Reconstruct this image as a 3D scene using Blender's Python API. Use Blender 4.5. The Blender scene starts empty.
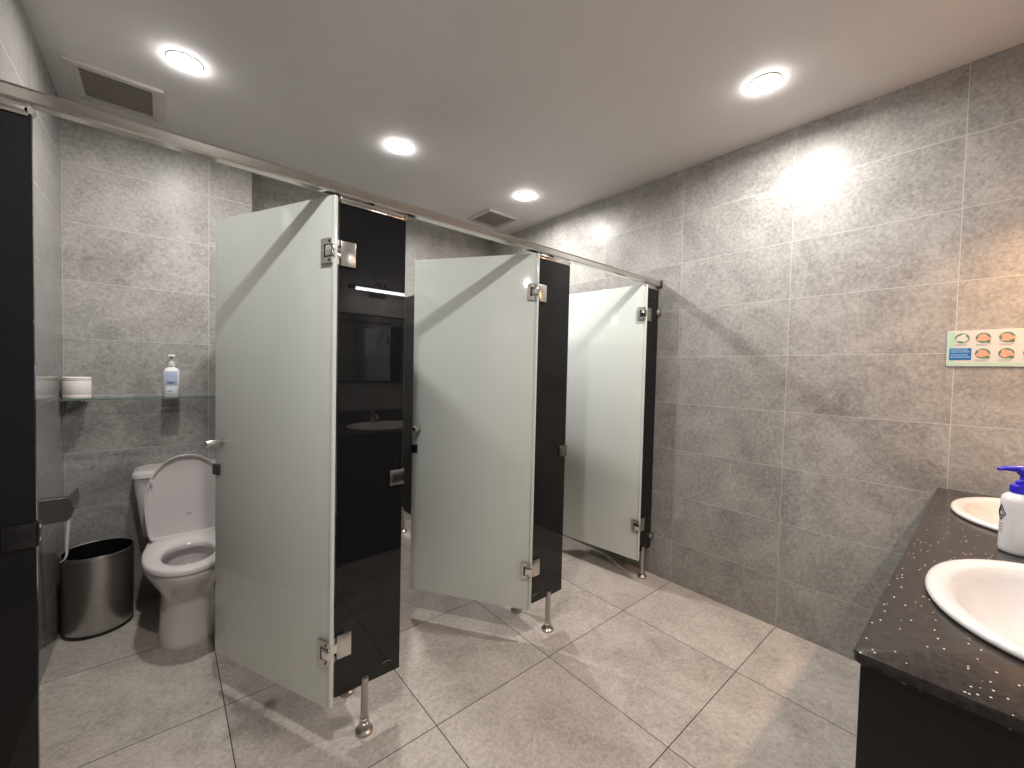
import bpy, bmesh, math, random
from mathutils import Vector, Matrix
random.seed(7)
PI = math.pi
sc = bpy.context.scene
C = sc.collection

# ------------------------------------------------------------------ materials
def new_mat(name):
    m = bpy.data.materials.new(name); m.use_nodes = True
    nt = m.node_tree; b = nt.nodes['Principled BSDF']
    return m, nt, b

def mth(nt, op, a, b=None, c=None):
    n = nt.nodes.new('ShaderNodeMath'); n.operation = op
    for i, v in enumerate((a, b, c)):
        if v is None: continue
        if isinstance(v, (int, float)): n.inputs[i].default_value = v
        else: nt.links.new(v, n.inputs[i])
    return n.outputs[0]

def ramp(nt, fac, stops):
    r = nt.nodes.new('ShaderNodeValToRGB'); nt.links.new(fac, r.inputs[0])
    e = r.color_ramp.elements
    while len(e) < len(stops): e.new(0.5)
    for el, (p, c) in zip(e, stops):
        el.position = p; el.color = (c[0], c[1], c[2], 1)
    return r.outputs[0]

def noise(nt, vec, scale, detail=4, rough=0.55, dist=0.0):
    n = nt.nodes.new('ShaderNodeTexNoise')
    n.inputs['Scale'].default_value = scale; n.inputs['Detail'].default_value = detail
    n.inputs['Roughness'].default_value = rough; n.inputs['Distortion'].default_value = dist
    if vec is not None: nt.links.new(vec, n.inputs['Vector'])
    return n.outputs['Fac']

def mix(nt, fac, a, b, mode='MIX'):
    n = nt.nodes.new('ShaderNodeMix'); n.data_type = 'RGBA'; n.blend_type = mode
    for k, v in ((0, fac), (6, a), (7, b)):
        if isinstance(v, (int, float)): n.inputs[k].default_value = v
        elif isinstance(v, tuple): n.inputs[k].default_value = (v[0], v[1], v[2], 1)
        else: nt.links.new(v, n.inputs[k])
    return n.outputs[2]

def plain(name, col, rough=0.5, metal=0.0, coat=0.0, grain=0.0, gscale=30, emit=None, estr=0, ior=1.5, spec=None):
    m, nt, b = new_mat(name)
    b.inputs['Base Color'].default_value = (*col, 1)
    b.inputs['Roughness'].default_value = rough
    b.inputs['Metallic'].default_value = metal
    b.inputs['IOR'].default_value = ior
    if coat: b.inputs['Coat Weight'].default_value = coat; b.inputs['Coat Roughness'].default_value = 0.05
    if spec is not None: b.inputs['Specular IOR Level'].default_value = spec
    if grain:
        tc = nt.nodes.new('ShaderNodeTexCoord')
        f = noise(nt, tc.outputs['Object'], gscale, 4)
        c = ramp(nt, f, [(0.3, tuple(x * (1 - grain) for x in col)), (0.7, tuple(min(1, x * (1 + grain)) for x in col))])
        nt.links.new(c, b.inputs['Base Color'])
    if emit:
        b.inputs['Emission Color'].default_value = (*emit, 1); b.inputs['Emission Strength'].default_value = estr
    return m

def tile_mat(name, ua, va, u0, v0, uw, vh, dark, light, grout, jw, rough=0.22, tone=0.07, bump=0.2, spec=0.27):
    """large stone-look tiles: joints on a real-world grid, mottled stone with veins, each tile a little different"""
    m, nt, b = new_mat(name)
    g = nt.nodes.new('ShaderNodeNewGeometry')
    s = nt.nodes.new('ShaderNodeSeparateXYZ'); nt.links.new(g.outputs['Position'], s.inputs[0])
    U, V = s.outputs[ua], s.outputs[va]
    uu = mth(nt, 'DIVIDE', mth(nt, 'SUBTRACT', U, u0), uw)
    vv = mth(nt, 'DIVIDE', mth(nt, 'SUBTRACT', V, v0), vh)
    iu, iv = mth(nt, 'FLOOR', uu), mth(nt, 'FLOOR', vv)
    fu, fv = mth(nt, 'SUBTRACT', uu, iu), mth(nt, 'SUBTRACT', vv, iv)
    du = mth(nt, 'MULTIPLY', mth(nt, 'SUBTRACT', 0.5, mth(nt, 'ABSOLUTE', mth(nt, 'SUBTRACT', fu, 0.5))), uw)
    dv = mth(nt, 'MULTIPLY', mth(nt, 'SUBTRACT', 0.5, mth(nt, 'ABSOLUTE', mth(nt, 'SUBTRACT', fv, 0.5))), vh)
    d = mth(nt, 'MINIMUM', du, dv)
    joint = mth(nt, 'LESS_THAN', d, jw / 2)
    cx = nt.nodes.new('ShaderNodeCombineXYZ'); nt.links.new(iu, cx.inputs[0]); nt.links.new(iv, cx.inputs[1])
    wn = nt.nodes.new('ShaderNodeTexWhiteNoise'); wn.noise_dimensions = '3D'; nt.links.new(cx.outputs[0], wn.inputs['Vector'])
    off = nt.nodes.new('ShaderNodeVectorMath'); off.operation = 'MULTIPLY_ADD'
    nt.links.new(wn.outputs['Color'], off.inputs[0]); off.inputs[1].default_value = (9, 9, 9)
    nt.links.new(g.outputs['Position'], off.inputs[2])
    P = off.outputs[0]
    f1 = noise(nt, P, 4.0, 6, 0.62, 0.6)
    f2 = noise(nt, P, 62.0, 5, 0.75, 0.5)
    f3 = noise(nt, P, 11.0, 3, 0.5, 2.2)
    comb = mth(nt, 'ADD', mth(nt, 'MULTIPLY', f1, 0.42), mth(nt, 'MULTIPLY', f2, 0.58))
    c = ramp(nt, comb, [(0.36, dark), (0.62, light)])
    vein = mth(nt, 'LESS_THAN', mth(nt, 'ABSOLUTE', mth(nt, 'SUBTRACT', f3, 0.5)), 0.006)
    vein = mth(nt, 'MULTIPLY', vein, mth(nt, 'GREATER_THAN', f1, 0.55))
    c = mix(nt, mth(nt, 'MULTIPLY', vein, 0.12), c, tuple(x * 0.6 for x in dark))
    t = mth(nt, 'ADD', mth(nt, 'MULTIPLY', wn.outputs['Value'], tone), 1 - tone / 2)
    cc = nt.nodes.new('ShaderNodeCombineXYZ')
    for k in range(3): nt.links.new(t, cc.inputs[k])
    c = mix(nt, 1.0, c, cc.outputs[0], 'MULTIPLY')
    c = mix(nt, joint, c, grout)
    nt.links.new(c, b.inputs['Base Color'])
    r = mth(nt, 'ADD', mth(nt, 'MULTIPLY', f2, 0.16), rough - 0.08)
    b.inputs['Specular IOR Level'].default_value = spec
    r = mth(nt, 'MAXIMUM', r, mth(nt, 'MULTIPLY', joint, 0.7))
    nt.links.new(r, b.inputs['Roughness'])
    bp = nt.nodes.new('ShaderNodeBump'); bp.inputs['Strength'].default_value = bump; bp.inputs['Distance'].default_value = 0.0015
    h = mth(nt, 'SUBTRACT', mth(nt, 'MULTIPLY', f2, 0.25), joint)
    nt.links.new(h, bp.inputs['Height']); nt.links.new(bp.outputs[0], b.inputs['Normal'])
    return m

ROWH, ROW0, YJ = 0.2975, 0.2681, -0.3084
D_W, L_W = (0.215, 0.207, 0.196), (0.460, 0.445, 0.424)
GR_W = (0.56, 0.55, 0.53)
M = {}
M['wall_r'] = tile_mat('stone_wall_tile_right', 1, 2, YJ, ROW0, 0.6, ROWH, D_W, L_W, GR_W, 0.0024, 0.36)
M['wall_b'] = tile_mat('stone_wall_tile_back', 0, 2, -2.897, ROW0, 0.6, ROWH, D_W, L_W, GR_W, 0.0024, 0.36)
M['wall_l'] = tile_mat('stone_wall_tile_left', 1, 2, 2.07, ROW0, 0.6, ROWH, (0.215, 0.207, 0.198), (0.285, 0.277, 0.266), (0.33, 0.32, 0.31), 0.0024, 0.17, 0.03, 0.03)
M['floor'] = tile_mat('stone_floor_tile', 0, 1, -0.5241, YJ, 0.6, 0.6, (0.315, 0.280, 0.247), (0.60, 0.550, 0.500), (0.05, 0.046, 0.042), 0.0036, 0.42, 0.07, 0.08)
M['ceiling'] = plain('ceiling_paint', (0.75, 0.735, 0.73), 0.75, grain=0.02, gscale=4)
M['black'] = plain('black_glossy_laminate', (0.010, 0.010, 0.011), 0.02, ior=1.42)
M['blackedge'] = plain('black_laminate_edge', (0.012, 0.012, 0.013), 0.3)
M['cabinet'] = plain('black_cabinet_board', (0.008, 0.008, 0.008), 0.35, grain=0.2, gscale=50)
M['chrome'] = plain('chrome', (0.80, 0.79, 0.77), 0.09, 1.0)
M['satin'] = plain('brushed_stainless', (0.62, 0.60, 0.57), 0.26, 1.0, grain=0.06, gscale=120)
M['alu'] = plain('polished_aluminium_rail', (0.66, 0.63, 0.60), 0.14, 1.0, grain=0.04, gscale=20)
M['keeper'] = plain('smooth_lock_steel', (0.30, 0.295, 0.29), 0.24, 1.0)
M['darkreflkeeper'] = plain('lock_steel_dark_reflection', (0.07, 0.07, 0.075), 0.3, 1.0)  # same keeper steel, with the dark surroundings it reflects put into the colour
M['tubesteel'] = plain('brushed_tube_steel', (0.48, 0.455, 0.43), 0.3, 1.0)
M['cover'] = plain('dull_steel_cover', (0.28, 0.27, 0.25), 0.32, 1.0, grain=0.05, gscale=60)
M['darkmetal'] = plain('dark_lock_metal', (0.16, 0.16, 0.16), 0.3, 1.0)
M['binmetal'] = plain('brushed_bin_steel', (0.50, 0.49, 0.475), 0.3, 1.0, grain=0.08, gscale=90)
M['liner'] = plain('black_bin_liner', (0.006, 0.006, 0.006), 0.7, spec=0.1)
M['ceramic'] = plain('white_ceramic', (0.74, 0.70, 0.695), 0.08, coat=0.4)
M['basin'] = plain('white_basin_ceramic', (0.75, 0.73, 0.72), 0.12, coat=0.2)
M['seat'] = plain('white_seat_plastic', (0.73, 0.69, 0.685), 0.16)
M['water'] = plain('bowl_water', (0.45, 0.42, 0.42), 0.02)
M['whiteplastic'] = plain('white_plastic', (0.78, 0.77, 0.76), 0.25)
M['blueplastic'] = plain('blue_pump_plastic', (0.035, 0.025, 0.55), 0.28)
M['paper'] = plain('tissue_paper', (0.80, 0.75, 0.73), 0.9, grain=0.03, gscale=80)
M['labelblue'] = plain('pale_blue_label', (0.42, 0.50, 0.70), 0.4)
M['labelpale'] = plain('pale_label', (0.58, 0.62, 0.72), 0.4)
M['ink'] = plain('dark_ink', (0.06, 0.06, 0.08), 0.5)
M['ventframe'] = plain('vent_frame', (0.62, 0.60, 0.58), 0.6)
M['ventin'] = plain('vent_inside', (0.15, 0.13, 0.115), 0.8, grain=0.2, gscale=60)
M['ventslat'] = plain('vent_slat', (0.42, 0.39, 0.36), 0.7)
M['lamp_on'] = plain('downlight_lens', (1, 1, 1), 0.4, emit=(1, 0.95, 0.91), estr=75)
M['bar_white'] = plain('mirror_lamp_diffuser', (1, 1, 1), 0.4, emit=(1, 0.95, 0.94), estr=42)
M['bar_warm'] = plain('mirror_lamp_diffuser_warm', (1, 1, 1), 0.4, emit=(1, 0.46, 0.16), estr=40)
M['mirror'] = plain('mirror_silver', (0.86, 0.88, 0.87), 0.01, 1.0)
M['signframe'] = plain('sign_board', (0.60, 0.62, 0.60), 0.25)
M['signgreen'] = plain('sign_green_tint', (0.42, 0.62, 0.50), 0.25)
M['signblue'] = plain('sign_blue', (0.02, 0.15, 0.42), 0.25)
M['signtext'] = plain('sign_pale_print', (0.30, 0.50, 0.75), 0.3)
M['signring'] = plain('sign_dark_green', (0.10, 0.22, 0.17), 0.3)
M['signskin'] = plain('sign_skin_print', (0.70, 0.36, 0.25), 0.3)
M['signgrey'] = plain('sign_grey_print', (0.30, 0.32, 0.30), 0.4)

def door_glass():
    m, nt, b = new_mat('white_back_painted_glass')
    tc = nt.nodes.new('ShaderNodeTexCoord')
    mp = nt.nodes.new('ShaderNodeMapping'); mp.inputs['Scale'].default_value = (60, 60, 1.2)
    nt.links.new(tc.outputs['Object'], mp.inputs[0])
    f = noise(nt, mp.outputs[0], 3.0, 4, 0.6)
    c = ramp(nt, f, [(0.3, (0.72, 0.77, 0.735)), (0.7, (0.76, 0.805, 0.765))])
    nt.links.new(c, b.inputs['Base Color'])
    b.inputs['Roughness'].default_value = 0.06
    b.inputs['IOR'].default_value = 1.5
    return m
M['door'] = door_glass()
M['dooredge'] = plain('pale_glass_edge', (0.72, 0.76, 0.72), 0.12)

def shelf_glass():
    """thin clear plate: mostly see-through with a green tint, plus a mirror-like sheen"""
    m, nt, b = new_mat('clear_green_glass')
    out = [n for n in nt.nodes if n.type == 'OUTPUT_MATERIAL'][0]
    tr = nt.nodes.new('ShaderNodeBsdfTransparent'); tr.inputs[0].default_value = (0.945, 0.965, 0.955, 1)
    b.inputs['Base Color'].default_value = (0.20, 0.30, 0.27, 1); b.inputs['Roughness'].default_value = 0.03
    lw = nt.nodes.new('ShaderNodeLayerWeight'); lw.inputs['Blend'].default_value = 0.35
    mx = nt.nodes.new('ShaderNodeMixShader')
    fac = mth(nt, 'ADD', mth(nt, 'MULTIPLY', lw.outputs['Fresnel'], 0.3), 0.06)
    nt.links.new(fac, mx.inputs[0]); nt.links.new(tr.outputs[0], mx.inputs[1]); nt.links.new(b.outputs[0], mx.inputs[2])
    nt.links.new(mx.outputs[0], out.inputs['Surface'])
    return m
M['glass'] = shelf_glass()

M['shelfedge'] = plain('green_glass_edge', (0.13, 0.20, 0.17), 0.1)
def counter_mat():
    m, nt, b = new_mat('speckled_dark_stone')
    tc = nt.nodes.new('ShaderNodeTexCoord')
    f = noise(nt, tc.outputs['Object'], 60, 6, 0.7)
    c = ramp(nt, f, [(0.35, (0.020, 0.017, 0.016)), (0.7, (0.055, 0.046, 0.042))])
    v = nt.nodes.new('ShaderNodeTexVoronoi'); v.inputs['Scale'].default_value = 130
    nt.links.new(tc.outputs['Object'], v.inputs['Vector'])
    sp = mth(nt, 'LESS_THAN', v.outputs['Distance'], 0.19)
    wn = nt.nodes.new('ShaderNodeSeparateColor'); nt.links.new(v.outputs['Color'], wn.inputs[0])
    sp = mth(nt, 'MULTIPLY', sp, mth(nt, 'GREATER_THAN', wn.outputs[0], 0.86))
    c = mix(nt, sp, c, (0.9, 0.86, 0.80))
    nt.links.new(c, b.inputs['Base Color'])
    b.inputs['Roughness'].default_value = 0.16
    return m
M['counter'] = counter_mat()

# ------------------------------------------------------------------ mesh helpers
def BM(): return bmesh.new()

def box(bm, x0, x1, y0, y1, z0, z1, bev=0.0, seg=2):
    r = bmesh.ops.create_cube(bm, size=1.0)
    vs = r['verts']
    for v in vs:
        v.co = Vector(((x0 + x1) / 2 + v.co.x * (x1 - x0), (y0 + y1) / 2 + v.co.y * (y1 - y0), (z0 + z1) / 2 + v.co.z * (z1 - z0)))
    if bev > 0:
        es = list({e for v in vs for e in v.link_edges})
        bmesh.ops.bevel(bm, geom=es, offset=bev, segments=seg, profile=0.5, affect='EDGES')
    return bm

def loft(bm, rings, cap0=True, cap1=True, closed=True):
    R = [[bm.verts.new(p) for p in ring] for ring in rings]
    n = len(R[0])
    for a, b in zip(R[:-1], R[1:]):
        for i in range(n if closed else n - 1):
            j = (i + 1) % n
            try: bm.faces.new((a[i], a[j], b[j], b[i]))
            except ValueError: pass
    if cap0: bm.faces.new(list(reversed(R[0])))
    if cap1: bm.faces.new(R[-1])
    return R

def lathe(bm, prof, cx=0, cy=0, n=32, axis='z', o=(0, 0, 0), ringed=False):
    """prof: list of (radius, height); spun about an axis through o"""
    rings = []
    if ringed: prof = list(prof) + [prof[0]]
    for r, h in prof:
        ring = []
        for i in range(n):
            a = 2 * PI * i / n
            u, w = r * math.cos(a), r * math.sin(a)
            if axis == 'z': p = (cx + u, cy + w, h)
            elif axis == 'y': p = (o[0] + w, o[1] + h, o[2] + u)
            else: p = (o[0] + h, o[1] + u, o[2] + w)
            ring.append(p)
        rings.append(ring)
    loft(bm, rings, prof[0][0] > 1e-6 and not ringed, prof[-1][0] > 1e-6 and not ringed)
    if ringed: bmesh.ops.remove_doubles(bm, verts=bm.verts, dist=1e-7)
    return bm

def tube(bm, pts, r, n=10, caps=True):
    pts = [Vector(p) for p in pts]
    rings = []
    up = Vector((0, 0, 1))
    prev = None
    for i, p in enumerate(pts):
        t = (pts[min(i + 1, len(pts) - 1)] - pts[max(i - 1, 0)]).normalized()
        if prev is None:
            a = up if abs(t.dot(up)) < 0.9 else Vector((1, 0, 0))
            x = t.cross(a).normalized()
        else:
            x = (prev - t * prev.dot(t)).normalized()
        prev = x
        y = t.cross(x)
        rr = r[i] if isinstance(r, (list, tuple)) else r
        rings.append([p + (x * math.cos(2 * PI * k / n) + y * math.sin(2 * PI * k / n)) * rr for k in range(n)])
    loft(bm, rings, caps, caps)
    return bm

def prism(bm, poly, axis, a0, a1):
    """extrude a 2-D polygon between a0 and a1 along an axis (0,1,2)"""
    def P(u, v, w):
        if axis == 0: return (w, u, v)
        if axis == 1: return (u, w, v)
        return (u, v, w)
    loft(bm, [[P(u, v, a0) for u, v in poly], [P(u, v, a1) for u, v in poly]])
    return bm

def egg(z, a, yf, yb, cx=0.0, n=48, yc=None, e=2.0, eb=2.0):
    """egg outline in plan: half width a, front at yf, back at yb, widest at yc"""
    if yc is None: yc = (yf + yb) / 2
    out = []
    for i in range(n):
        t = 2 * PI * i / n
        c, s = math.cos(t), math.sin(t)
        k = e if s < 0 else eb
        x = a * math.copysign(abs(c) ** (2 / k), c)
        y = (abs(s) ** (2 / k)) * ((yf - yc) if s < 0 else (yb - yc))
        out.append((cx + x, yc + y, z))
    return out

def rrect(z, a, y0, y1, r, cx=0.0, n=6):
    out = []
    for (sx, yy, a0) in ((1, y1, 0), (-1, y1, 90), (-1, y0, 180), (1, y0, 270)):
        ccx = cx + sx * (a - r); ccy = yy - r if yy == y1 else yy + r
        for k in range(n + 1):
            t = math.radians(a0 + 90 * k / n)
            out.append((ccx + r * math.cos(t), ccy + r * math.sin(t), z))
    return out

def obj(name, bm, mat, parent=None, smooth=40, label=None):
    bmesh.ops.recalc_face_normals(bm, faces=bm.faces)
    me = bpy.data.meshes.new(name)
    bm.to_mesh(me); bm.free()
    for m in (mat if isinstance(mat, (list, tuple)) else [mat]): me.materials.append(m)
    if smooth:
        me.polygons.foreach_set('use_smooth', [True] * len(me.polygons))
        try: me.set_sharp_from_angle(angle=math.radians(smooth))
        except Exception: pass
    o = bpy.data.objects.new(name, me); C.objects.link(o)
    if parent is not None: o.parent = parent
    if label: o['label'] = label
    return o

def struct(name, bm, mat, label=None):
    o = obj(name, bm, mat, smooth=0); o['kind'] = 'structure'
    if label: o['label'] = label
    return o

def thing(name, label, cat, loc=(0, 0, 0), rz=0.0, group=None):
    o = bpy.data.objects.new(name, None); C.objects.link(o)
    o.empty_display_size = 0.05
    o.location = loc; o.rotation_euler = (0, 0, rz)
    o['label'] = label; o['category'] = cat
    if group: o['group'] = group
    return o

def dup(root, loc, rz, label, group=None):
    r = root.copy(); C.objects.link(r); r.location = loc; r.rotation_euler = (0, 0, rz)
    r['label'] = label
    if group: r['group'] = group
    def rec(src, dst):
        for ch in list(src.children):
            c = ch.copy(); C.objects.link(c); c.parent = dst
            rec(ch, c)
    rec(root, r)
    return r

# ------------------------------------------------------------------ the room
XL, YV, YB1, YB2, ZC = -2.897, -1.50, 2.07, 2.30, 2.641
XP = -2.078
T = 0.12
struct('floor', box(BM(), XL - T, T, YV - T, YB2 + T, -0.10, 0.0), M['floor'])
struct('ceiling', box(BM(), XL - T, T, YV - T, YB2 + T, ZC, ZC + 0.10), M['ceiling'])
struct('wall_right', box(BM(), 0, T, YV, YB2, 0, ZC), M['wall_r'])
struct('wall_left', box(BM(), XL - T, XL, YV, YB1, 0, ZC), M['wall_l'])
struct('wall_front', box(BM(), XL - T, T, YV - T, YV, 0, ZC), M['wall_b'])
struct('wall_back', box(BM(), XL - T, XP, YB1, YB2 + T, 0, ZC), M['wall_b'])
struct('wall_back_right', box(BM(), XP, T, YB2, YB2 + T, 0, ZC), M['wall_b'])

# ------------------------------------------------------------------ ceiling fittings
def downlight():
    t = thing('downlight', '', 'ceiling light')
    b = BM(); lathe(b, [(0.050, 0.0), (0.0505, -0.0035), (0.058, -0.0045), (0.063, -0.0035), (0.064, 0.0)], n=40, ringed=True)
    obj('trim_ring', b, M['whiteplastic'], t)
    b = BM(); lathe(b, [(0.0545, -0.0035), (0.0540, -0.011), (0.044, -0.0165), (0.02, -0.0185), (0.0001, -0.019)], n=40)
    obj('lens', b, M['lamp_on'], t)
    return t
spots = [(-2.433, 1.293, 'glowing round downlight over the left toilet stall, left of the middle stall one'),
         (-1.452, 1.292, 'glowing round downlight over the middle stall, seen above the middle of the rail'),
         (-0.467, 1.278, 'glowing round downlight over the far right stall, nearest the small ceiling vent'),
         (-0.478, -0.313, 'glowing round downlight in front of the stalls, near the right tiled wall'),
         (-2.36, -0.44, 'glowing round downlight in front of the left stall, out of the picture overhead')]
dl0 = downlight()
LP = {}
for i, (x, y, lab) in enumerate(spots):
    o = dl0 if i == 0 else dup(dl0, (0, 0, 0), 0, lab)
    o.location = (x, y, ZC); o['label'] = lab; o['group'] = 'recessed downlights in the ceiling'
    L = bpy.data.lights.new('downlight_beam', 'AREA'); L.shape = 'DISK'; L.size = 0.080
    L.energy = 13 if i == 0 else 17.5; L.color = (1.0, 0.962, 0.925); L.spread = math.radians(172)
    lo = bpy.data.objects.new('downlight_beam', L); C.objects.link(lo)
    lo.location = (x, y, ZC - 0.0205)

def vent(name, label, cx, cy, w, d, inset, slats):
    t = thing(name, label, 'vent', (cx, cy, ZC))
    b = BM()
    outer = [(-w / 2, -d / 2), (w / 2, -d / 2), (w / 2, d / 2), (-w / 2, d / 2)]
    inner = [(x * (1 - 2 * inset / w), y * (1 - 2 * inset / d)) for x, y in outer]
    mid = [(x * (1 - inset / w), y * (1 - inset / d)) for x, y in outer]
    loft(b, [[(x, y, 0) for x, y in outer], [(x, y, -0.014) for x, y in outer], [(x, y, -0.016) for x, y in mid],
             [(x, y, -0.006) for x, y in mid], [(x, y, -0.008) for x, y in inner], [(x, y, 0) for x, y in inner]], False, False)
    obj('frame', b, M['ventframe'], t, smooth=0)
    b = BM(); box(b, inner[0][0], inner[1][0], inner[0][1], inner[2][1], -0.004, -0.0005)
    obj('backing', b, M['ventin'], t, smooth=0)
    b = BM()
    for k in range(slats):
        y = inner[0][1] + (k + 0.5) / slats * (inner[2][1] - inner[0][1])
        box(b, inner[0][0], inner[1][0], y - 0.002, y + 0.002, -0.008, -0.003)
    obj('grille', b, M['ventslat'], t, smooth=0)
    return t
vent('ceiling_vent', 'large square exhaust vent with a dark grille above the left stall', -2.668, 1.77, 0.33, 0.34, 0.042, 12)
vent('ceiling_vent', 'small square ceiling vent above the far stalls', -0.365, 1.80, 0.31, 0.31, 0.03, 12)

# ------------------------------------------------------------------ stall front
YS, ZR = 0.44, 1.957
t = thing('header_rail', 'long polished metal rail running along the top of the toilet stalls', 'rail', (-1.45, YS, 1.94))
b = BM(); prism(b, [(-0.016, -0.013), (-0.010, -0.017), (0.018, -0.017), (0.020, 0.012), (0.012, 0.017), (-0.012, 0.017), (-0.016, 0.010)], 0, XL + 1.45 + 0.001, 1.45 - 0.006)
obj('rail_tube', b, M['alu'], t, smooth=20)
b = BM(); box(b, 1.45 - 0.007, 1.45 - 0.001, -0.024, 0.027, -0.026, 0.026, 0.002); obj('wall_flange', b, M['darkmetal'], t)
b = BM(); box(b, XL + 1.45 + 0.001, XL + 1.45 + 0.007, -0.024, 0.027, -0.026, 0.026, 0.002); obj('wall_flange', b, M['darkmetal'], t)

def foot_bm():
    b = BM(); lathe(b, [(0.0130, 0.012), (0.0130, 0.205), (0.0, 0.206)], n=28)
    return b
def flange_bm():
    b = BM(); lathe(b, [(0.0, 0.0), (0.030, 0.0), (0.0315, 0.004), (0.031, 0.010), (0.025, 0.016), (0.0185, 0.025), (0.0175, 0.036), (0.016, 0.037), (0.016, 0.052), (0.012, 0.053)], n=32)
    return b
def add_foot(parent, x, y, base=(0, 0, 0)):
    f = obj('foot', foot_bm(), M['tubesteel'], parent); f.location = (x, y, 0)
    g = obj('floor_flange', flange_bm(), M['tubesteel'], f)
    return f

ZB, ZT = 0.177, 1.905
def pilaster(x0, x1, label, foot_x=None, keeper=True, mark=None, km='keeper'):
    cx = (x0 + x1) / 2
    t = thing('stall_pilaster', label, 'stall panel', (cx, YS + 0.007, 0), group='black pilaster panels of the stall front')
    a, c = x0 - cx, x1 - cx
    b = BM(); box(b, a, c, -0.0065, 0.0065, ZB, ZT, 0.0012, 1); obj('panel', b, M['black'], t)
    b = BM(); box(b, a + 0.004, c - 0.004, -0.011, 0.011, ZT - 0.008, ZT + 0.012, 0.0015)
    obj('top_channel', b, M['alu'], t)
    b = BM(); lathe(b, [(0.0, 0), (0.008, 0), (0.008, 0.022), (0.0, 0.022)], axis='y', o=(c - 0.002, -0.011, ZT + 0.006), n=20)
    obj('door_stop', b, M['chrome'], t)
    if foot_x is not None: add_foot(t, foot_x - cx, -0.007)
    if keeper:
        b = BM(); box(b, c - 0.052, c + 0.004, -0.0125, -0.0065, 0.900, 0.957, 0.0015)
        box(b, c, c + 0.005, -0.0125, 0.012, 0.900, 0.957, 0.001)
        k = obj('lock_keeper', b, M[km], t)
        for z in (0.913, 0.944):
            b = BM(); lathe(b, [(0.0, 0), (0.0045, 0), (0.0035, 0.0015), (0, 0.0015)], axis='x', o=(c + 0.005, 0.0, z), n=12)
            obj('screw', b, M['chrome'], k)
    if mark:
        b = BM(); mx, mz = mark
        tube(b, [(mx - 0.016 + 0.032 * i / 8, -0.0066, mz + 0.004 * math.sin(i / 8 * PI)) for i in range(9)], 0.0007, 5)
        obj('etched_mark', b, M['signgrey'], t, label='small pale etched mark near the panel end')
    return t
pilaster(XL + 0.002, -2.735, 'near black glossy panel at the left edge of the left stall opening', -2.83, km='darkreflkeeper')
pilaster(-2.050, -1.807, 'black glossy panel reflecting the basin, between the first two white doors', -1.943, mark=(0.07, 0.222))
pilaster(-1.110, -0.882, 'black glossy panel to the right of the middle white door', -0.983, mark=(-0.085, 0.215))
p3 = pilaster(-0.150, -0.003, 'narrow black panel at the far end of the rail against the right wall', -0.095, keeper=False, mark=(0.02, 1.852))
for z in (1.753, 0.262):
    b = BM(); box(b, 0.048, 0.073, -0.0125, -0.0065, z - 0.019, z + 0.019, 0.0015); box(b, 0.069, 0.073, -0.03, -0.0065, z - 0.019, z + 0.019, 0.001)
    obj('wall_bracket', b, M['satin'], p3)

def divider(x, y0, y1, label, feet):
    t = thing('stall_divider', label, 'stall panel', (x, y0, 0), group='black dividers between the stalls')
    b = BM(); box(b, -0.0065, 0.0065, 0.0, y1 - y0, ZB, 1.925, 0.0012, 1); obj('panel', b, M['black'], t)
    for fy in feet: add_foot(t, 0.0, fy - y0)
    b = BM(); box(b, -0.012, 0.012, y1 - y0 - 0.03, y1 - y0 - 0.001, 1.70, 1.74, 0.0015); obj('wall_bracket', b, M['satin'], t)
    return t
divider(-1.930, YS + 0.015, YB2, 'black divider panel hidden between the left and middle stalls', (0.668, 1.9))
divider(-1.000, YS + 0.015, YB2, 'black divider panel seen edge-on behind the middle white door', (0.668, 2.09))

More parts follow.
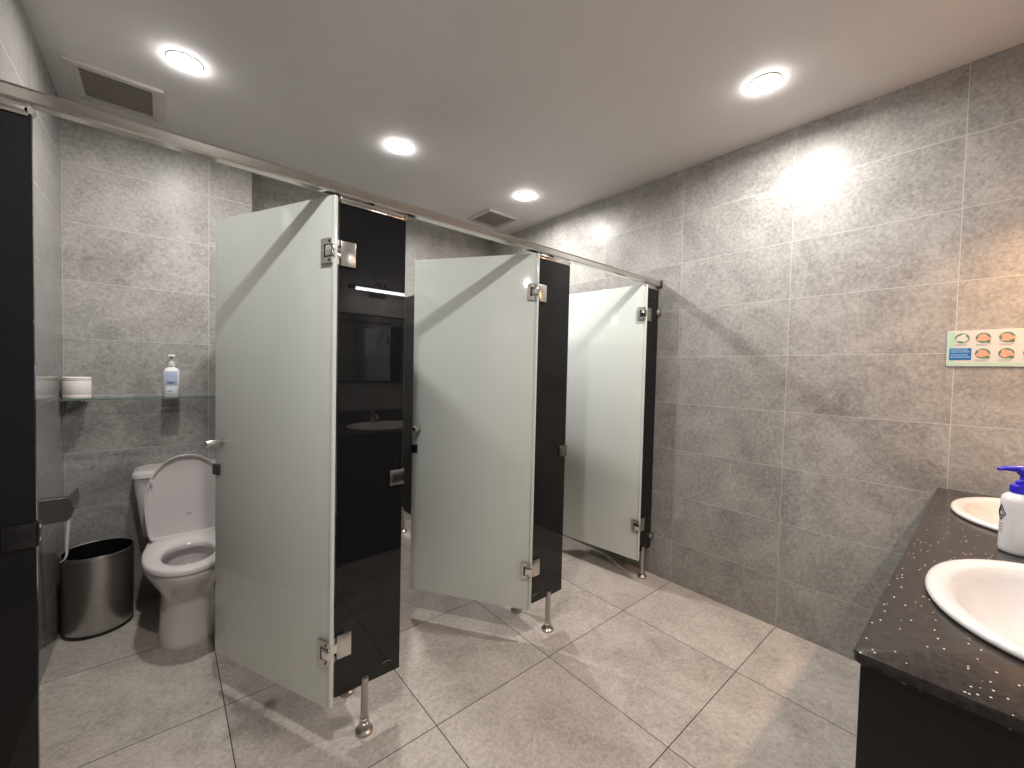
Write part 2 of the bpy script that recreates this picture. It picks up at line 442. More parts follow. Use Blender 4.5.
# doors ------------------------------------------------------------------
HZ = (0.361, 1.727)
def door(width, hx, ang, label, zb=0.163):
    """pivots PV in from its hinge edge; closed, the leaf runs to -x and the outer face looks to -y"""
    PV = 0.034
    t = thing('stall_door', label, 'stall door', (hx - PV, YS + 0.007, 0), -math.radians(ang), 'white glass stall doors')
    f0, f1 = -0.0065, 0.0065
    xe, xf = PV, PV - width                     # hinge edge, free edge
    b = BM(); box(b, xf, xe - 0.016, f0, f1, zb, 1.911, 0.0018, 2)
    obj('glass_panel', b, M['door'], t)
    b = BM(); box(b, xe - 0.0158, xe, f0 - 0.002, f1 + 0.002, zb, 1.911, 0.005, 3)
    obj('edge_seal', b, M['dooredge'], t, label='pale rounded strip along the hinge edge')
    for z in HZ:
        b = BM()
        x0, x1 = xe - 0.054, xe - 0.003
        poly = [(x0, z - 0.041), (x1, z - 0.041), (x1, z - 0.021), (x1 - 0.028, z - 0.021), (x1 - 0.028, z + 0.021), (x1, z + 0.021), (x1, z + 0.041), (x0, z + 0.041)]
        prism(b, poly, 1, f0 - 0.009, f0 - 0.0005)
        h = obj('hinge', b, M['satin'], t, smooth=20)
        b = BM(); prism(b, poly, 1, f1 + 0.0005, f1 + 0.009); obj('hinge_back_leaf', b, M['satin'], h, smooth=20)
        b = BM(); box(b, x1 - 0.028, xe + 0.004, f0 - 0.011, f0 - 0.0005, z - 0.018, z + 0.018, 0.002); obj('hinge_knuckle', b, M['chrome'], h)
        b = BM(); box(b, x1 - 0.0355, x1 - 0.028, f0 - 0.0095, f0 - 0.0088, z - 0.022, z + 0.022); obj('hinge_slot_shade', b, M['blackedge'], h, label='dark strip standing in for the shade in the gap beside the hinge knuckle')  # thin black strip on the leaf, painted shade of the hinge cutout
        for dz in (-0.031, 0.031):
            b = BM(); lathe(b, [(0.0, 0.0), (0.005, 0.0), (0.005, 0.0015), (0.0, 0.0015)], axis='y', o=(xe - 0.014, f0 - 0.0105, z + dz), n=14)
            obj('hinge_screw', b, M['darkmetal'], h)
        # leaf screwed to the pilaster, and the arm that joins it to the knuckle
        rot = Matrix.Rotation(math.radians(ang), 3, 'Z')
        b = BM(); box(b, PV + 0.0005, PV + 0.050, -0.0175, -0.0072, z - 0.042, z + 0.042, 0.0015)
        bmesh.ops.rotate(b, verts=b.verts, cent=(0, 0, 0), matrix=rot)
        obj('hinge_leaf', b, M['satin'], h)
        b = BM(); box(b, PV - 0.030, PV + 0.004, -0.0165, 0.006, z - 0.0175, z + 0.0175, 0.002)
        bmesh.ops.rotate(b, verts=b.verts, cent=(0, 0, 0), matrix=rot)
        obj('hinge_arm', b, M['chrome'], h)
    kx = xf + 0.042
    b = BM(); lathe(b, [(0.0, f0 - 0.058), (0.012, f0 - 0.058), (0.0135, f0 - 0.056), (0.0135, f0 - 0.004), (0.010, f0 - 0.003), (0.010, f0)], axis='y', o=(kx, 0, 1.030), n=28)
    k = obj('door_knob', b, M['satin'], t)
    b = BM(); lathe(b, [(0.0, f1 + 0.05), (0.0135, f1 + 0.05), (0.0135, f1 + 0.004), (0.010, f1)], axis='y', o=(kx, 0, 1.030), n=28)
    obj('inner_knob', b, M['satin'], k)
    b = BM(); box(b, xf - 0.004, xf + 0.034, f0 - 0.009, f0, 0.898, 0.942, 0.002)
    l = obj('latch', b, M['darkmetal'], t)
    b = BM(); box(b, xf - 0.004, xf + 0.034, f1, f1 + 0.011, 0.898, 0.942, 0.002); obj('latch_body', b, M['darkmetal'], l)
    b = BM(); lathe(b, [(0.0, 0.0), (0.011, 0.0), (0.011, 0.014), (0.009, 0.017), (0.0, 0.017)], axis='y', o=(xf + 0.016, f1 + 0.011, 0.920), n=20)
    obj('latch_turn', b, M['chrome'], l)
    return t
door(0.652, -2.047, 65.1, 'white glass door of the left stall standing open, nearest to the camera')
door(0.668, -1.111, 56.6, 'white glass door of the middle stall standing open between two black panels')
door(0.676, -0.152, 83.5, 'far white glass door standing open, partly hidden behind a black panel', 0.143)

# ------------------------------------------------------------------ toilet
TX = -2.412
t = thing('toilet', 'white ceramic toilet with raised lid in the left stall', 'toilet', (TX, 1.75, 0))
def oy(ring): return [(x, y - 1.75, z) for x, y, z in ring]
b = BM()
S = []
for (z, a, yf, yb, yc, e) in ((0.0, .118, 1.400, 1.97, 1.60, 2.6), (0.012, .120, 1.396, 1.97, 1.60, 2.6), (0.03, .115, 1.405, 1.97, 1.60, 2.6),
        (0.12, .111, 1.408, 1.97, 1.60, 2.5), (0.20, .107, 1.405, 1.97, 1.60, 2.4), (0.235, .108, 1.395, 1.97, 1.60, 2.3), (0.27, .126, 1.372, 1.97, 1.60, 2.2),
        (0.31, .150, 1.335, 1.97, 1.60, 2.1), (0.345, .165, 1.303, 1.97, 1.59, 2.05), (0.372, .172, 1.284, 1.97, 1.59, 2.05), (0.388, .172, 1.283, 1.97, 1.59, 2.05),
        (0.397, .166, 1.292, 1.965, 1.59, 2.05)):
    S.append(oy(egg(z, a, yf, yb, 0, 56, yc, e, 3.6)))
for (z, a, yf, yb, e) in ((0.397, .120, 1.335, 1.68, 2.1), (0.375, .122, 1.332, 1.685, 2.1), (0.33, .115, 1.345, 1.67, 2.1), (0.27, .090, 1.38, 1.62, 2.1), (0.215, .055, 1.43, 1.57, 2)):
    S.append(oy(egg(z, a, yf, yb, 0, 56, (yf + yb) / 2 + .02, e, e)))
loft(b, S)
bowl = obj('bowl', b, M['ceramic'], t, smooth=50)
b = BM(); loft(b, [oy(egg(0.245, .072, 1.405, 1.60, 0, 40))], True, False); obj('water', b, M['water'], bowl, smooth=0)
# seat ring
b = BM()
S = []
for (z, k) in ((0.399, 0.0), (0.414, 0.0), (0.421, 0.006), (0.423, 0.014)):
    S.append(oy(egg(z, .175 - k, 1.278 + k, 1.80 - k, 0, 56, 1.56, 2.05, 3.0)))
for (z, k) in ((0.423, 0.010), (0.420, 0.003), (0.413, 0.0), (0.399, 0.0)):
    S.append(oy(egg(z, .102 + k, 1.352 - k, 1.625 + k, 0, 56, 1.49, 2.1, 2.1)))
S.append(S[0])
loft(b, S, False, False); bmesh.ops.remove_doubles(b, verts=b.verts, dist=1e-6)
obj('seat', b, M['seat'], t, smooth=50)
# raised lid: an outline standing on the hinge and leaning on the tank
def lid_pts(sc_, n=26):
    prof = [(0.0, .140), (0.008, .150), (0.03, .156), (0.10, .166), (0.17, .172), (0.23, .171), (0.28, .163), (0.33, .147), (0.37, .124), (0.40, .098), (0.42, .070), (0.433, .038), (0.437, .0)]
    L = [(-w * sc_, 0.21 + (h - 0.21) * sc_) for h, w in prof]
    R_ = [(w * sc_, 0.21 + (h - 0.21) * sc_) for h, w in reversed(prof[:-1])]
    return L + R_
th0 = math.atan2(0.062, 0.437)
def lidpt(x, h, d):   # d = distance in front of the lid plane
    return (x, (1.800 + h * math.sin(th0) - d * math.cos(th0)) - 1.75, 0.408 + h * math.cos(th0) + d * math.sin(th0))
b = BM()
loft(b, [[lidpt(x, h, -0.012) for x, h in lid_pts(0.97)], [lidpt(x, h, -0.004) for x, h in lid_pts(1.0)], [lidpt(x, h, 0.010) for x, h in lid_pts(1.0)],
         [lidpt(x, h, 0.012) for x, h in lid_pts(0.985)], [lidpt(x, h, 0.010) for x, h in lid_pts(0.955)], [lidpt(x, h, 0.001) for x, h in lid_pts(0.93)]])
lid = obj('lid', b, M['seat'], t, smooth=35)
for sx in (-1, 1):
    x, h = sx * 0.142, 0.30
    b = BM(); box(b, x - 0.004, x + 0.004, 1.800 + h * math.sin(th0) - 0.016 - 1.75, 1.800 + h * math.sin(th0) - 1.75, 0.408 + h - 0.016, 0.408 + h + 0.016, 0.002)
    obj('bumper', b, M['whiteplastic'], lid)
b = BM()
cxm, hm = 0.010, 0.115
ring = [lidpt(cxm + 0.013 * math.cos(a), hm + 0.0032 * math.sin(a), 0.0018) for a in [2 * PI * k / 16 for k in range(16)]]
loft(b, [ring], True, False)
obj('maker_mark', b, M['signgrey'], lid, smooth=0, label='small dark oval mark on the lid')
# hinges
for sx in (-1, 1):
    b = BM(); tube(b, [(sx * 0.075 - 0.02, 1.812 - 1.75, 0.413), (sx * 0.075 + 0.02, 1.812 - 1.75, 0.413)], 0.010, 14)
    obj('lid_hinge', b, M['whiteplastic'], t)
# tank and tank lid
b = BM()
loft(b, [oy(rrect(z, a, y0, 2.062, r, 0)) for z, a, y0, r in ((0.398, .165, 1.895, .035), (0.41, .180, 1.885, .035), (0.50, .192, 1.878, .035), (0.70, .214, 1.868, .035), (0.728, .215, 1.868, .035))])
obj('tank', b, M['ceramic'], t, smooth=50)
b = BM()
loft(b, [oy(rrect(z, a, y0, 2.066, r, 0)) for z, a, y0, r in ((0.728, .216, 1.864, .035), (0.731, .222, 1.858, .038), (0.752, .222, 1.858, .038), (0.762, .214, 1.866, .034), (0.766, .190, 1.88, .03))])
tl = obj('tank_lid', b, M['ceramic'], t, smooth=50)
b = BM(); lathe(b, [(0, 0.764), (0.024, 0.764), (0.024, 0.771), (0.020, 0.774), (0, 0.774)], 0, 1.965 - 1.75, 28); obj('flush_button', b, M['chrome'], tl)

# ------------------------------------------------------------------ waste bin
t = thing('waste_bin', 'round brushed steel open-top waste bin beside the toilet in the corner', 'bin', (-2.759, 1.893, 0))
b = BM(); lathe(b, [(0.0, 0.002), (0.127, 0.002), (0.130, 0.010), (0.133, 0.388), (0.130, 0.388), (0.125, 0.03), (0.0, 0.03)], n=56)
obj('body', b, M['binmetal'], t)
b = BM(); lathe(b, [(0.128, 0.001), (0.1325, 0.001), (0.1325, 0.014), (0.128, 0.014)], n=56, ringed=True); obj('base_ring', b, M['blackedge'], t, label='black base ring')
b = BM(); lathe(b, [(0.1335, 0.378), (0.136, 0.382), (0.1365, 0.390), (0.134, 0.395), (0.130, 0.393), (0.1285, 0.382)], n=56, ringed=True); obj('rim', b, M['satin'], t)
b = BM()
rings = []
for k, (r, z) in enumerate(((0.1255, 0.355), (0.1283, 0.374), (0.125, 0.381), (0.127, 0.391), (0.121, 0.25), (0.113, 0.10), (0.06, 0.05), (0.001, 0.045))):
    rings.append([((r + (random.uniform(-.004, .0) if 3 < k < 7 else 0)) * math.cos(2 * PI * i / 48), (r) * math.sin(2 * PI * i / 48), z) for i in range(48)])
loft(b, rings[3:], False, True)
obj('bin_liner', b, M['liner'], t, label='black plastic bag lining the bin')

# ------------------------------------------------------------------ toilet paper holder on the left wall
t = thing('paper_holder', 'steel toilet paper holder on the left stall wall with tissue hanging out', 'toilet paper holder', (XL, 1.50, 0.70))
b = BM()
W = lambda x: x - XL
poly = [(0.0, 0.062), (W(-2.818), 0.062), (W(-2.812), 0.058), (W(-2.795), 0.012), (W(-2.805), -0.02), (W(-2.815), -0.036), (0.0, -0.04)]
prism(b, poly, 1, 0.0, 0.045); obj('cover', b, M['cover'], t, smooth=20)
b = BM()
prism(b, [(W(-2.816), 0.060), (W(-2.786), 0.104), (W(-2.779), 0.062), (W(-2.789), 0.010), (W(-2.795), 0.012)], 1, 0.002, 0.010)
box(b, W(-2.799), W(-2.782), 0.0, 0.045, 0.010, 0.022, 0.001)
obj('side_flap', b, M['satin'], t, smooth=20)
b = BM(); tube(b, [(0.004, -0.001, 0.063), (W(-2.818), -0.001, 0.063)], 0.0015, 6); obj('front_edge', b, M['chrome'], t)
b = BM()
pp = [(W(-2.815), 0.022, -0.03), (W(-2.816), 0.022, -0.07), (W(-2.820), 0.022, -0.12), (W(-2.822), 0.022, -0.165), (W(-2.822), 0.022, -0.185), (W(-2.828), 0.022, -0.205), (W(-2.842), 0.022, -0.216)]
ws = [0.034, 0.034, 0.026, 0.010, 0.007, 0.008, 0.005]
loft(b, [[(x - 0.003 * 1, y - w / 2, z), (x + 0.004, y - w / 4, z), (x + 0.001, y + w / 4, z), (x + 0.004, y + w / 2, z), (x + 0.0025, y + w / 2, z - .001), (x - 0.001, y + w / 4, z), (x + 0.0022, y - w / 4, z - .001)] for (x, y, z), w in zip(pp, ws)])
obj('tissue_tail', b, M['paper'], t, label='strip of white tissue hanging down')

# ------------------------------------------------------------------ glass shelf and what stands on it
ZS = 1.152
t = thing('glass_shelf', 'clear glass shelf across the back wall of the left stall', 'shelf', (-2.49, 2.0, ZS))
b = BM(); box(b, XL + 2.49 + 0.001, XP + 2.49 - 0.02, -0.068, 0.0695, -0.007, 0.0, 0.001, 1); pl = obj('glass_plate', b, M['glass'], t)
b = BM(); box(b, XL + 2.49 + 0.001, XP + 2.49 - 0.02, -0.0688, -0.0681, -0.007, 0.0); obj('polished_edge', b, M['shelfedge'], pl, smooth=0, label='dark green polished front edge')
for x in (-0.33, 0.30):
    b = BM(); box(b, x - 0.012, x + 0.012, 0.040, 0.0695, -0.020, -0.0075, 0.002); obj('shelf_bracket', b, M['chrome'], t)

t = thing('tissue_roll', 'white toilet tissue roll standing upright at the left end of the glass shelf', 'toilet roll', (-2.840, 1.985, ZS + 0.0005))
b = BM(); lathe(b, [(0.020, 0.0), (0.050, 0.0), (0.0525, 0.004), (0.0528, 0.018), (0.0518, 0.020), (0.0530, 0.023), (0.0530, 0.088), (0.0520, 0.090), (0.0530, 0.093), (0.0525, 0.106), (0.049, 0.109), (0.020, 0.109)], n=48, ringed=True)
obj('paper', b, M['paper'], t)
b = BM(); lathe(b, [(0.0205, 0.001), (0.0205, 0.108), (0.0190, 0.108), (0.0190, 0.001)], n=32, ringed=True)
obj('cardboard_core', b, plain('cardboard', (0.35, 0.27, 0.20), 0.9), t)

t = thing('soap_dispenser', 'small white pump bottle with a pale blue label on the glass shelf', 'pump bottle', (-2.472, 1.985, ZS + 0.0005))
b = BM()
loft(b, [rrect(z, a, -d, d, min(a, d) * 0.75, 0) for z, a, d in ((0, .033, .020), (.004, .036, .022), (.120, .036, .022), (.135, .034, .021), (.146, .026, .017), (.152, .014, .0135), (.158, .0125, .0125))])
obj('bottle', b, M['whiteplastic'], t, smooth=50)
b = BM(); lathe(b, [(0, .156), (.0165, .156), (.0175, .160), (.0175, .178), (.010, .182), (.006, .184), (.006, .206), (0, .206)], n=24); obj('pump_collar', b, M['whiteplastic'], t)
b = BM(); box(b, -.017, .017, -.030, .009, .204, .216, .004); obj('pump_head', b, M['whiteplastic'], t)
t.scale = (1.0, 1.0, 1.10)
b = BM(); box(b, -.026, .026, -.0235, -.0222, .062, .132, .0003); lb = obj('label', b, M['labelblue'], t, label='pale blue front label')
b = BM()
for k in range(4): box(b, -.019, .006 + .005 * (k % 2), -.0242, -.0235, .118 - .011 * k, .122 - .011 * k)
obj('label_print', b, M['labelpale'], lb)
b = BM(); box(b, -.022, .024, -.0235, -.0222, .012, .050, .0003); obj('label_lower', b, M['labelpale'], t)
for q in ((-.018, .016, .074, .077), (-.018, .010, .069, .0715), (-.018, .002, .030, .033)):
    b = BM(); box(b, q[0], q[1], -.0240, -.0235, q[2], q[3]); obj('fine_print', b, M['ink'], t)

# ------------------------------------------------------------------ vanity
ZK = 0.890
YF, XE = -0.880, -1.632
BAS = [(-1.190, -1.163), (-0.345, -1.163)]
BA, BB = 0.288, 0.230
t = thing('vanity_counter', 'dark speckled stone counter with two white basins along the right', 'counter', (-0.82, -1.19, ZK))
def O(x, y): return (x + 0.82, y + 1.19)
b = BM()
def rounded_outline(z, inset):
    x0, x1, y0, y1 = XE + inset, -0.001, YV + 0.001, YF - inset
    r = 0.012
    pts = [(x0, y0), (x1, y0), (x1, y1)]
    for k in range(7):
        a = PI / 2 + PI / 2 * k / 6
        pts.append((x0 + r + r * math.cos(a), y1 - r + r * math.sin(a)))
    return [(*O(*p), z) for p in pts]
prof = [(-0.022, 0.004), (-0.018, 0.0005), (-0.006, 0.0), (-0.0015, 0.0018), (0.0, 0.006)]
rings = [rounded_outline(z, i) for z, i in prof]
R_ = loft(b, rings, False, False)
def ellip(cx, cy, a, bb, z, n=64, e=2.15):
    out = []
    for i in range(n):
        tt = 2 * PI * i / n; c, s = math.cos(tt), math.sin(tt)
        out.append((*O(cx + a * math.copysign(abs(c) ** (2 / e), c), cy + bb * math.copysign(abs(s) ** (2 / e), s)), z))
    return out
def fill_with_holes(bm, outer, holes):
    es = []
    for loop in [outer] + holes:
        for i in range(len(loop)):
            a_, b_ = loop[i], loop[(i + 1) % len(loop)]
            e = bm.edges.get((a_, b_)) or bm.edges.new((a_, b_))
            es.append(e)
    bmesh.ops.triangle_fill(bm, use_beauty=True, use_dissolve=False, edges=es)
ht = [[b.verts.new(p) for p in ellip(cx, cy, BA - 0.02, BB - 0.02, 0.0)] for cx, cy in BAS]
hb = [[b.verts.new(p) for p in ellip(cx, cy, BA - 0.02, BB - 0.02, -0.022)] for cx, cy in BAS]
fill_with_holes(b, R_[-1], ht); fill_with_holes(b, R_[0], hb)
for A_, B_ in zip(ht, hb):
    for i in range(len(A_)):
        j = (i + 1) % len(A_); b.faces.new((A_[i], A_[j], B_[j], B_[i]))
obj('stone_top', b, M['counter'], t, smooth=30)
b = BM(); box(b, XE + 0.82 + 0.004, 0.82 - 0.002, YV + 1.19 + 0.001, YV + 1.19 + 0.02, 0.0, 0.10, 0.002); obj('splash_upstand', b, M['counter'], t)

t = thing('vanity_cabinet', 'black vanity cabinet carrying the stone counter', 'cabinet', (-0.82, -1.19, 0))
zc_ = ZK - 0.023
b = BM(); box(b, XE + 0.82 + 0.010, XE + 0.82 + 0.030, YV + 1.19 + 0.001, YF + 1.19 - 0.010, 0.0, zc_, 0.001, 1); obj('end_panel', b, M['cabinet'], t)
b = BM(); box(b, XE + 0.82 + 0.042, 0.82 - 0.002, YF + 1.19 - 0.07, YF + 1.19 - 0.055, 0.0, 0.09); obj('kick_board', b, M['cabinet'], t)
b = BM(); box(b, XE + 0.82 + 0.042, 0.82 - 0.002, YF + 1.19 - 0.050, YF + 1.19 - 0.038, 0.09, zc_); obj('front_frame', b, M['cabinet'], t)
nd = 4
dx0, dx1 = XE + 0.82 + 0.043, 0.82 - 0.004
for k in range(nd):
    a0 = dx0 + (dx1 - dx0) * k / nd + 0.002; a1 = dx0 + (dx1 - dx0) * (k + 1) / nd - 0.002
    b = BM(); box(b, a0, a1, YF + 1.19 - 0.038, YF + 1.19 - 0.020, 0.092, zc_ - 0.004, 0.0015); d = obj('cabinet_door', b, M['cabinet'], t)
    hx = a1 - 0.03 if k % 2 == 0 else a0 + 0.03
    b = BM(); tube(b, [(hx, YF + 1.19 - 0.02, 0.60), (hx, YF + 1.19 - 0.004, 0.60), (hx, YF + 1.19 - 0.004, 0.72), (hx, YF + 1.19 - 0.02, 0.72)], 0.004, 8); obj('handle', b, M['satin'], d)

def basin():
    t = thing('wash_basin', '', 'basin')
    b = BM()
    def er(a, bb, z, e=2.15, n=72):
        out = []
        for i in range(n):
            tt = 2 * PI * i / n; c, s = math.cos(tt), math.sin(tt)
            out.append((a * math.copysign(abs(c) ** (2 / e), c), bb * math.copysign(abs(s) ** (2 / e), s), z))
        return out
    prof = [(BA - 0.012, BB - 0.012, 0.0005), (BA - 0.003, BB - 0.003, 0.002), (BA, BB, 0.008), (BA - 0.003, BB - 0.003, 0.013), (BA - 0.010, BB - 0.010, 0.0155),
            (BA - 0.022, BB - 0.022, 0.016), (BA - 0.034, BB - 0.034, 0.013), (BA - 0.043, BB - 0.043, 0.008), (BA - 0.055, BB - 0.052, -0.012), (BA - 0.085, BB - 0.075, -0.055), (BA - 0.135, BB - 0.110, -0.090),
            (BA - 0.20, BB - 0.150, -0.108), (0.045, 0.04, -0.114), (0.022, 0.022, -0.116)]
    under = [(0.022, 0.022, -0.135), (0.10, 0.07, -0.128), (BA - 0.13, BB - 0.10, -0.108), (BA - 0.07, BB - 0.06, -0.06), (BA - 0.035, BB - 0.035, -0.01), (BA - 0.035, BB - 0.035, 0.0005), (BA - 0.012, BB - 0.012, 0.0005)]
    loft(b, [er(a, c, z) for a, c, z in prof] + [er(a, c, z) for a, c, z in under], False, False)
    bmesh.ops.remove_doubles(b, verts=b.verts, dist=1e-5)
    obj('bowl', b, M['basin'], t, smooth=60)
    b = BM(); lathe(b, [(0.0, -0.118), (0.024, -0.118), (0.024, -0.1145), (0.018, -0.1125), (0.016, -0.116), (0.0, -0.116)], n=28); obj('drain', b, M['chrome'], t)
    b = BM(); lathe(b, [(0.0, 0.0), (0.009, 0.0), (0.009, 0.003), (0.006, 0.003), (0.006, 0.001), (0, 0.001)], axis='y', o=(0, -(BB - 0.066), -0.035), n=20); obj('overflow_ring', b, M['chrome'], t)
    return t
b0 = basin(); b0.location = (*BAS[0], ZK); b0['label'] = 'near oval white basin at the end of the stone counter'; b0['group'] = 'oval basins in the counter'
dup(b0, (*BAS[1], ZK), 0, 'far oval white basin in the corner by the right tiled wall', 'oval basins in the counter')

def faucet():
    t = thing('faucet', '', 'faucet')
    b = BM(); lathe(b, [(0, 0), (0.027, 0), (0.027, 0.006), (0.022, 0.010), (0.021, 0.075), (0.023, 0.080), (0.021, 0.088), (0, 0.090)], n=32)
    obj('body', b, M['chrome'], t)
    b = BM(); tube(b, [(0, 0.010, 0.050), (0, 0.040, 0.062), (0, 0.080, 0.066), (0, 0.108, 0.060), (0, 0.120, 0.044)], [0.013, 0.013, 0.012, 0.012, 0.0115], 16); obj('spout', b, M['chrome'], t)
    b = BM(); tube(b, [(0, 0, 0.092), (0, 0.015, 0.102), (0, 0.05, 0.110), (0, 0.075, 0.112)], [0.014, 0.010, 0.007, 0.006], 12); obj('lever', b, M['chrome'], t)
    return t
f0 = faucet(); f0.location = (BAS[0][0], -1.432, ZK); f0['label'] = 'chrome tap behind the near basin, mirrored in the black panel'; f0['group'] = 'chrome basin taps'
dup(f0, (BAS[1][0], -1.432, ZK), 0, 'chrome tap behind the far corner basin', 'chrome basin taps')

# mirror
t = thing('wall_mirror', 'wide wall mirror above the counter, seen as a dark reflection in the black panel', 'mirror', (-0.82, YV, 1.50))
b = BM(); box(b, XE + 0.84, 0.80, 0.006, 0.010, -0.265, 0.275); obj('mirror_glass', b, M['mirror'], t, smooth=0)
b = BM()
for a0, a1, z0, z1 in ((XE + .83, .81, -.275, -.265), (XE + .83, .81, .275, .285), (XE + .83, XE + .84, -.265, .275), (.80, .81, -.265, .275)): box(b, a0, a1, 0.001, 0.014, z0, z1)
obj('mirror_frame', b, M['cabinet'], t, smooth=0)

# mirror lamps
def mirror_lamp(x, mat, label, power, col):
    t = thing('mirror_lamp', label, 'wall lamp', (x, YV, 1.97), group='bar lamps over the mirror')
    b = BM(); box(b, -0.07, 0.07, 0.001, 0.016, -0.035, 0.015, 0.004); obj('wall_plate', b, M['cabinet'], t)
    for sx in (-1, 1):
        b = BM(); tube(b, [(sx * 0.045, 0.012, -0.01), (sx * 0.045, 0.04, 0.045), (sx * 0.035, 0.08, 0.068), (sx * 0.028, 0.12, 0.055), (sx * 0.025, 0.15, 0.016)], 0.005, 10); obj('arm', b, M['cabinet'], t)
    b = BM(); box(b, -0.26, 0.245, 0.135, 0.175, 0.004, 0.020, 0.003); box(b, -0.285, -0.240, 0.133, 0.177, -0.013, 0.020, 0.003); obj('housing', b, M['cabinet'], t)
    b = BM(); box(b, -0.240, 0.244, 0.138, 0.172, -0.010, 0.004, 0.003); obj('diffuser', b, mat, t)
    L = bpy.data.lights.new('lamp_light', 'AREA'); L.shape = 'RECTANGLE'; L.size = 0.47; L.size_y = 0.03
    L.energy = power; L.color = col
    lo = bpy.data.objects.new('lamp_light', L); C.objects.link(lo); lo.location = (x, YV + 0.155, 1.97 - 0.013)
    return t
mirror_lamp(-1.130, M['bar_white'], 'white bar lamp over the near half of the mirror, mirrored in the black panel', 2.8, (1, 0.94, 0.90))
mirror_lamp(-0.330, M['bar_warm'], 'warm orange bar lamp over the far corner basin', 9, (1, 0.56, 0.27))

# soap bottle on the counter
t = thing('soap_bottle', 'white pump bottle with a blue pump between the two basins', 'pump bottle', (-0.782, -1.077, ZK + 0.0005), math.radians(0))
t.scale = (1.0, 1.0, 1.05)
b = BM(); lathe(b, [(0, 0), (0.033, 0.0), (0.0365, 0.004), (0.037, 0.012), (0.0365, 0.06), (0.036, 0.115), (0.0365, 0.130), (0.034, 0.141), (0.027, 0.148), (0.018, 0.151), (0.017, 0.156), (0, 0.156)], n=48)
body = obj('bottle', b, M['whiteplastic'], t, smooth=60)
b = BM()
lathe(b, [(0, 0.152), (0.0205, 0.152), (0.021, 0.155), (0.021, 0.170), (0.017, 0.173), (0.013, 0.1735), (0.013, 0.181), (0.008, 0.183), (0.006, 0.186), (0.006, 0.200), (0, 0.200)], n=32)
for k in range(20):
    a = 2 * PI * k / 20
    tube(b, [(0.0208 * math.cos(a), 0.0208 * math.sin(a), 0.155), (0.0208 * math.cos(a), 0.0208 * math.sin(a), 0.169)], 0.0012, 5)
obj('pump_collar', b, M['blueplastic'], t)
b = BM()
lathe(b, [(0, 0.198), (0.009, 0.198), (0.013, 0.204), (0.016, 0.211), (0.013, 0.216), (0, 0.218)], n=24)
d = Vector((-0.55, 0.835, 0))
tube(b, [d * 0.0 + Vector((0, 0, 0.212)), d * 0.02 + Vector((0, 0, 0.2125)), d * 0.04 + Vector((0, 0, 0.2115)), d * 0.052 + Vector((0, 0, 0.2085))], [0.010, 0.0075, 0.0055, 0.0042], 12)
obj('pump_head', b, M['blueplastic'], t)
def on_cyl(pts, r=0.0371, a0=0.0):
    return [Vector((r * math.cos(a0 + u / r), r * math.sin(a0 + u / r), z)) for u, z in pts]
A0 = math.radians(114)
b = BM()
dia = [(-0.013, 0.098), (0, 0.118), (0.013, 0.098), (0, 0.080), (-0.013, 0.098)]
def dens(p, n=6):
    out = []
    for (u0, z0), (u1, z1) in zip(p[:-1], p[1:]):
        out += [(u0 + (u1 - u0) * k / n, z0 + (z1 - z0) * k / n) for k in range(n)]
    return out + [p[-1]]
tube(b, on_cyl(dens(dia), a0=A0), 0.0011, 6)
tube(b, on_cyl(dens([(u * 0.55, 0.099 + (z - 0.099) * 0.55) for u, z in dia]), a0=A0), 0.0009, 6)
for k, z in enumerate((0.070, 0.063, 0.056, 0.050)):
    w = 0.010 - 0.001 * k
    for s in range(4): tube(b, on_cyl([(-w + 2 * w * s / 4, z), (-w + 2 * w * (s + .6) / 4, z)], a0=A0), 0.0007, 5)
obj('printed_logo', b, M['ink'], body, label='grey diamond mark and small lettering on the bottle')

# ------------------------------------------------------------------ hand-washing sign on the right wall
SY, SZ = -0.886, 1.404
SWd, SHt = 0.47, 0.146
t = thing('hand_washing_sign', 'hand-washing steps sign with pictures in ovals on the right wall above the counter', 'sign', (0, SY, SZ))
def U(u): return -u          # distance to the right along the wall
b = BM(); box(b, -0.006, -0.0005, -SWd, 0, 0, SHt, 0.001, 1); obj('board', b, M['signframe'], t)
def plate(bm, u0, u1, z0, z1, x=-0.0066):
    box(bm, x, -0.0058, -u1, -u0, z0, z1)
b = BM(); plate(b, 0.003, 0.022, 0.004, SHt - 0.004, -0.0061); plate(b, 0.022, SWd - 0.003, 0.004, 0.015, -0.0061); obj('tint_panel', b, M['signgreen'], t, smooth=0, label='pale green tint at the left and bottom')
b = BM(); plate(b, 0.008, 0.069, 0.026, 0.074, -0.0068); sb = obj('blue_box', b, M['signblue'], t, smooth=0, label='blue text box')
b = BM()
for z, w in ((0.067, .050), (0.059, .054), (0.047, .052), (0.038, .054)):
    u = 0.012
    while u < 0.012 + w - 0.006:
        l = random.uniform(0.003, 0.008); plate(b, u, min(u + l, 0.066), z - 0.0018, z + 0.0018, -0.0072); u += l + 0.0013
obj('box_print', b, M['signtext'], sb, smooth=0)
def oval(bm, u, z, ru, rz, x0, x1, wob=0, n=28):
    ring = []
    for k in range(n):
        a = 2 * PI * k / n
        r = 1 + wob * math.sin(3 * a + u * 90) + wob * 0.7 * math.sin(5 * a + z * 70)
        ring.append((-(u + ru * r * math.cos(a)), z + rz * r * math.sin(a)))
    prism(bm, [(p, q) for p, q in ring], 0, x0, x1)
cols = [0.042] + [0.099 + 0.061 * k for k in range(6)]
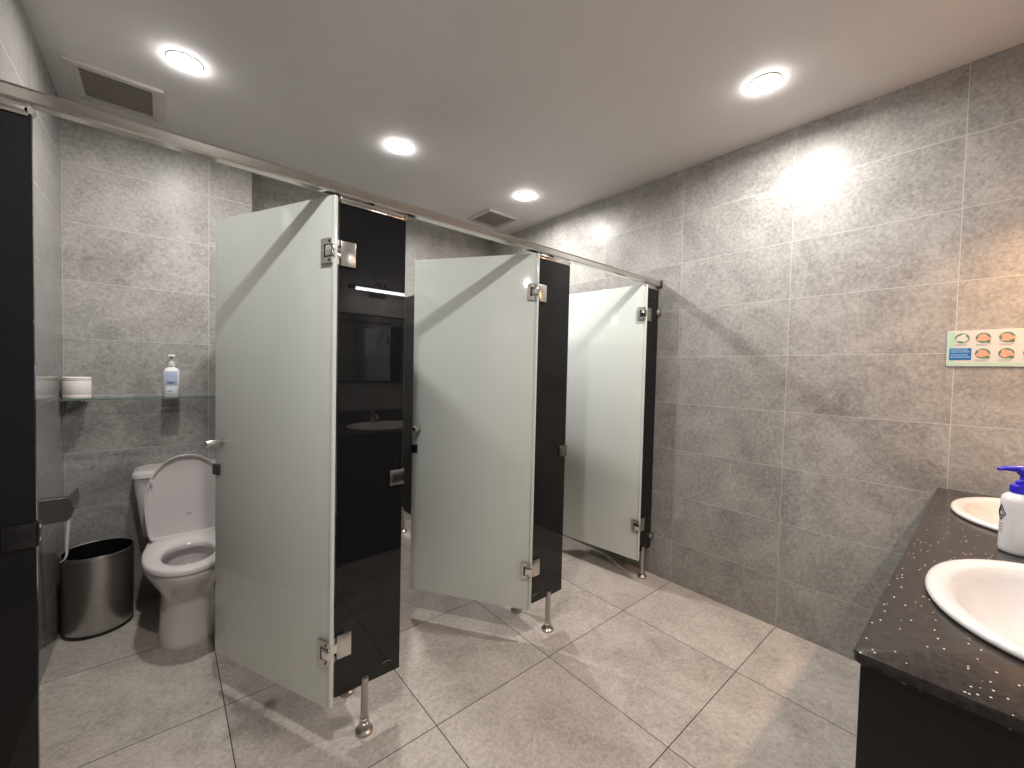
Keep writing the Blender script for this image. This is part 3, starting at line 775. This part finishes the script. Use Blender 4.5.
for c, u in enumerate(cols):
    for row, z in ((0, 0.115), (1, 0.052)):
        if c == 0 and row == 1: continue
        if u > SWd - 0.025: continue
        b = BM(); oval(b, u, z, 0.0205, 0.0200, -0.0068, -0.0058); ov = obj('picture_oval', b, M['signring'], t, smooth=0)
        b = BM(); oval(b, u, z - 0.001, 0.0165, 0.0145, -0.0074, -0.0066, 0.16)
        hp = obj('hand_picture', b, M['signskin'] if c else M['signframe'], ov, smooth=0)
        if c:
            b = BM(); oval(b, u + 0.014, z - 0.015, 0.0055, 0.0055, -0.0078, -0.0058, 0, 16); obj('number_badge', b, M['signring'], ov, smooth=0)
        b = BM()
        for kk, zz in enumerate((z - 0.0255, z - 0.0300)):
            uu = u - 0.019
            while uu < u + 0.015 - 0.006 * kk:
                l = random.uniform(0.002, 0.005); plate(b, uu, uu + l, zz - 0.001, zz + 0.001, -0.0066); uu += l + 0.0012
        obj('caption_print', b, M['signgrey'], t, smooth=0)

# ------------------------------------------------------------------ camera, world, colour
F, yaw, pitch, roll = 408.7105, 0.7056, -0.0299, 0.0233
f = Vector((math.sin(yaw) * math.cos(pitch), math.cos(yaw) * math.cos(pitch), math.sin(pitch)))
r = Vector((math.cos(yaw), -math.sin(yaw), 0)); u = r.cross(f)
r2 = r * math.cos(roll) + u * math.sin(roll); u2 = -r * math.sin(roll) + u * math.cos(roll)
cam = bpy.data.cameras.new('camera'); co = bpy.data.objects.new('camera', cam); C.objects.link(co)
cam.sensor_fit = 'HORIZONTAL'; cam.sensor_width = 36; cam.lens = 36 * F / 1024; cam.clip_start = 0.02
mw = Matrix.Identity(4)
for i in range(3):
    mw[i][0] = r2[i]; mw[i][1] = u2[i]; mw[i][2] = -f[i]
mw.translation = Vector((-2.5036, -1.0145, 1.3386))
co.matrix_world = mw
sc.camera = co
w = bpy.data.worlds.new('world'); sc.world = w; w.use_nodes = True
w.node_tree.nodes['Background'].inputs[0].default_value = (0.02, 0.02, 0.02, 1)
sc.view_settings.view_transform = 'Standard'; sc.view_settings.look = 'None'
sc.view_settings.gamma = 1.0; sc.view_settings.exposure = 0.0
sc.view_settings.use_curve_mapping = False
sc.cycles.use_denoising = True
sc.cycles.max_bounces = 10; sc.cycles.diffuse_bounces = 6; sc.cycles.glossy_bounces = 6
sc.cycles.sample_clamp_indirect = 6.0
sc.cycles.caustics_reflective = False; sc.cycles.caustics_refractive = False
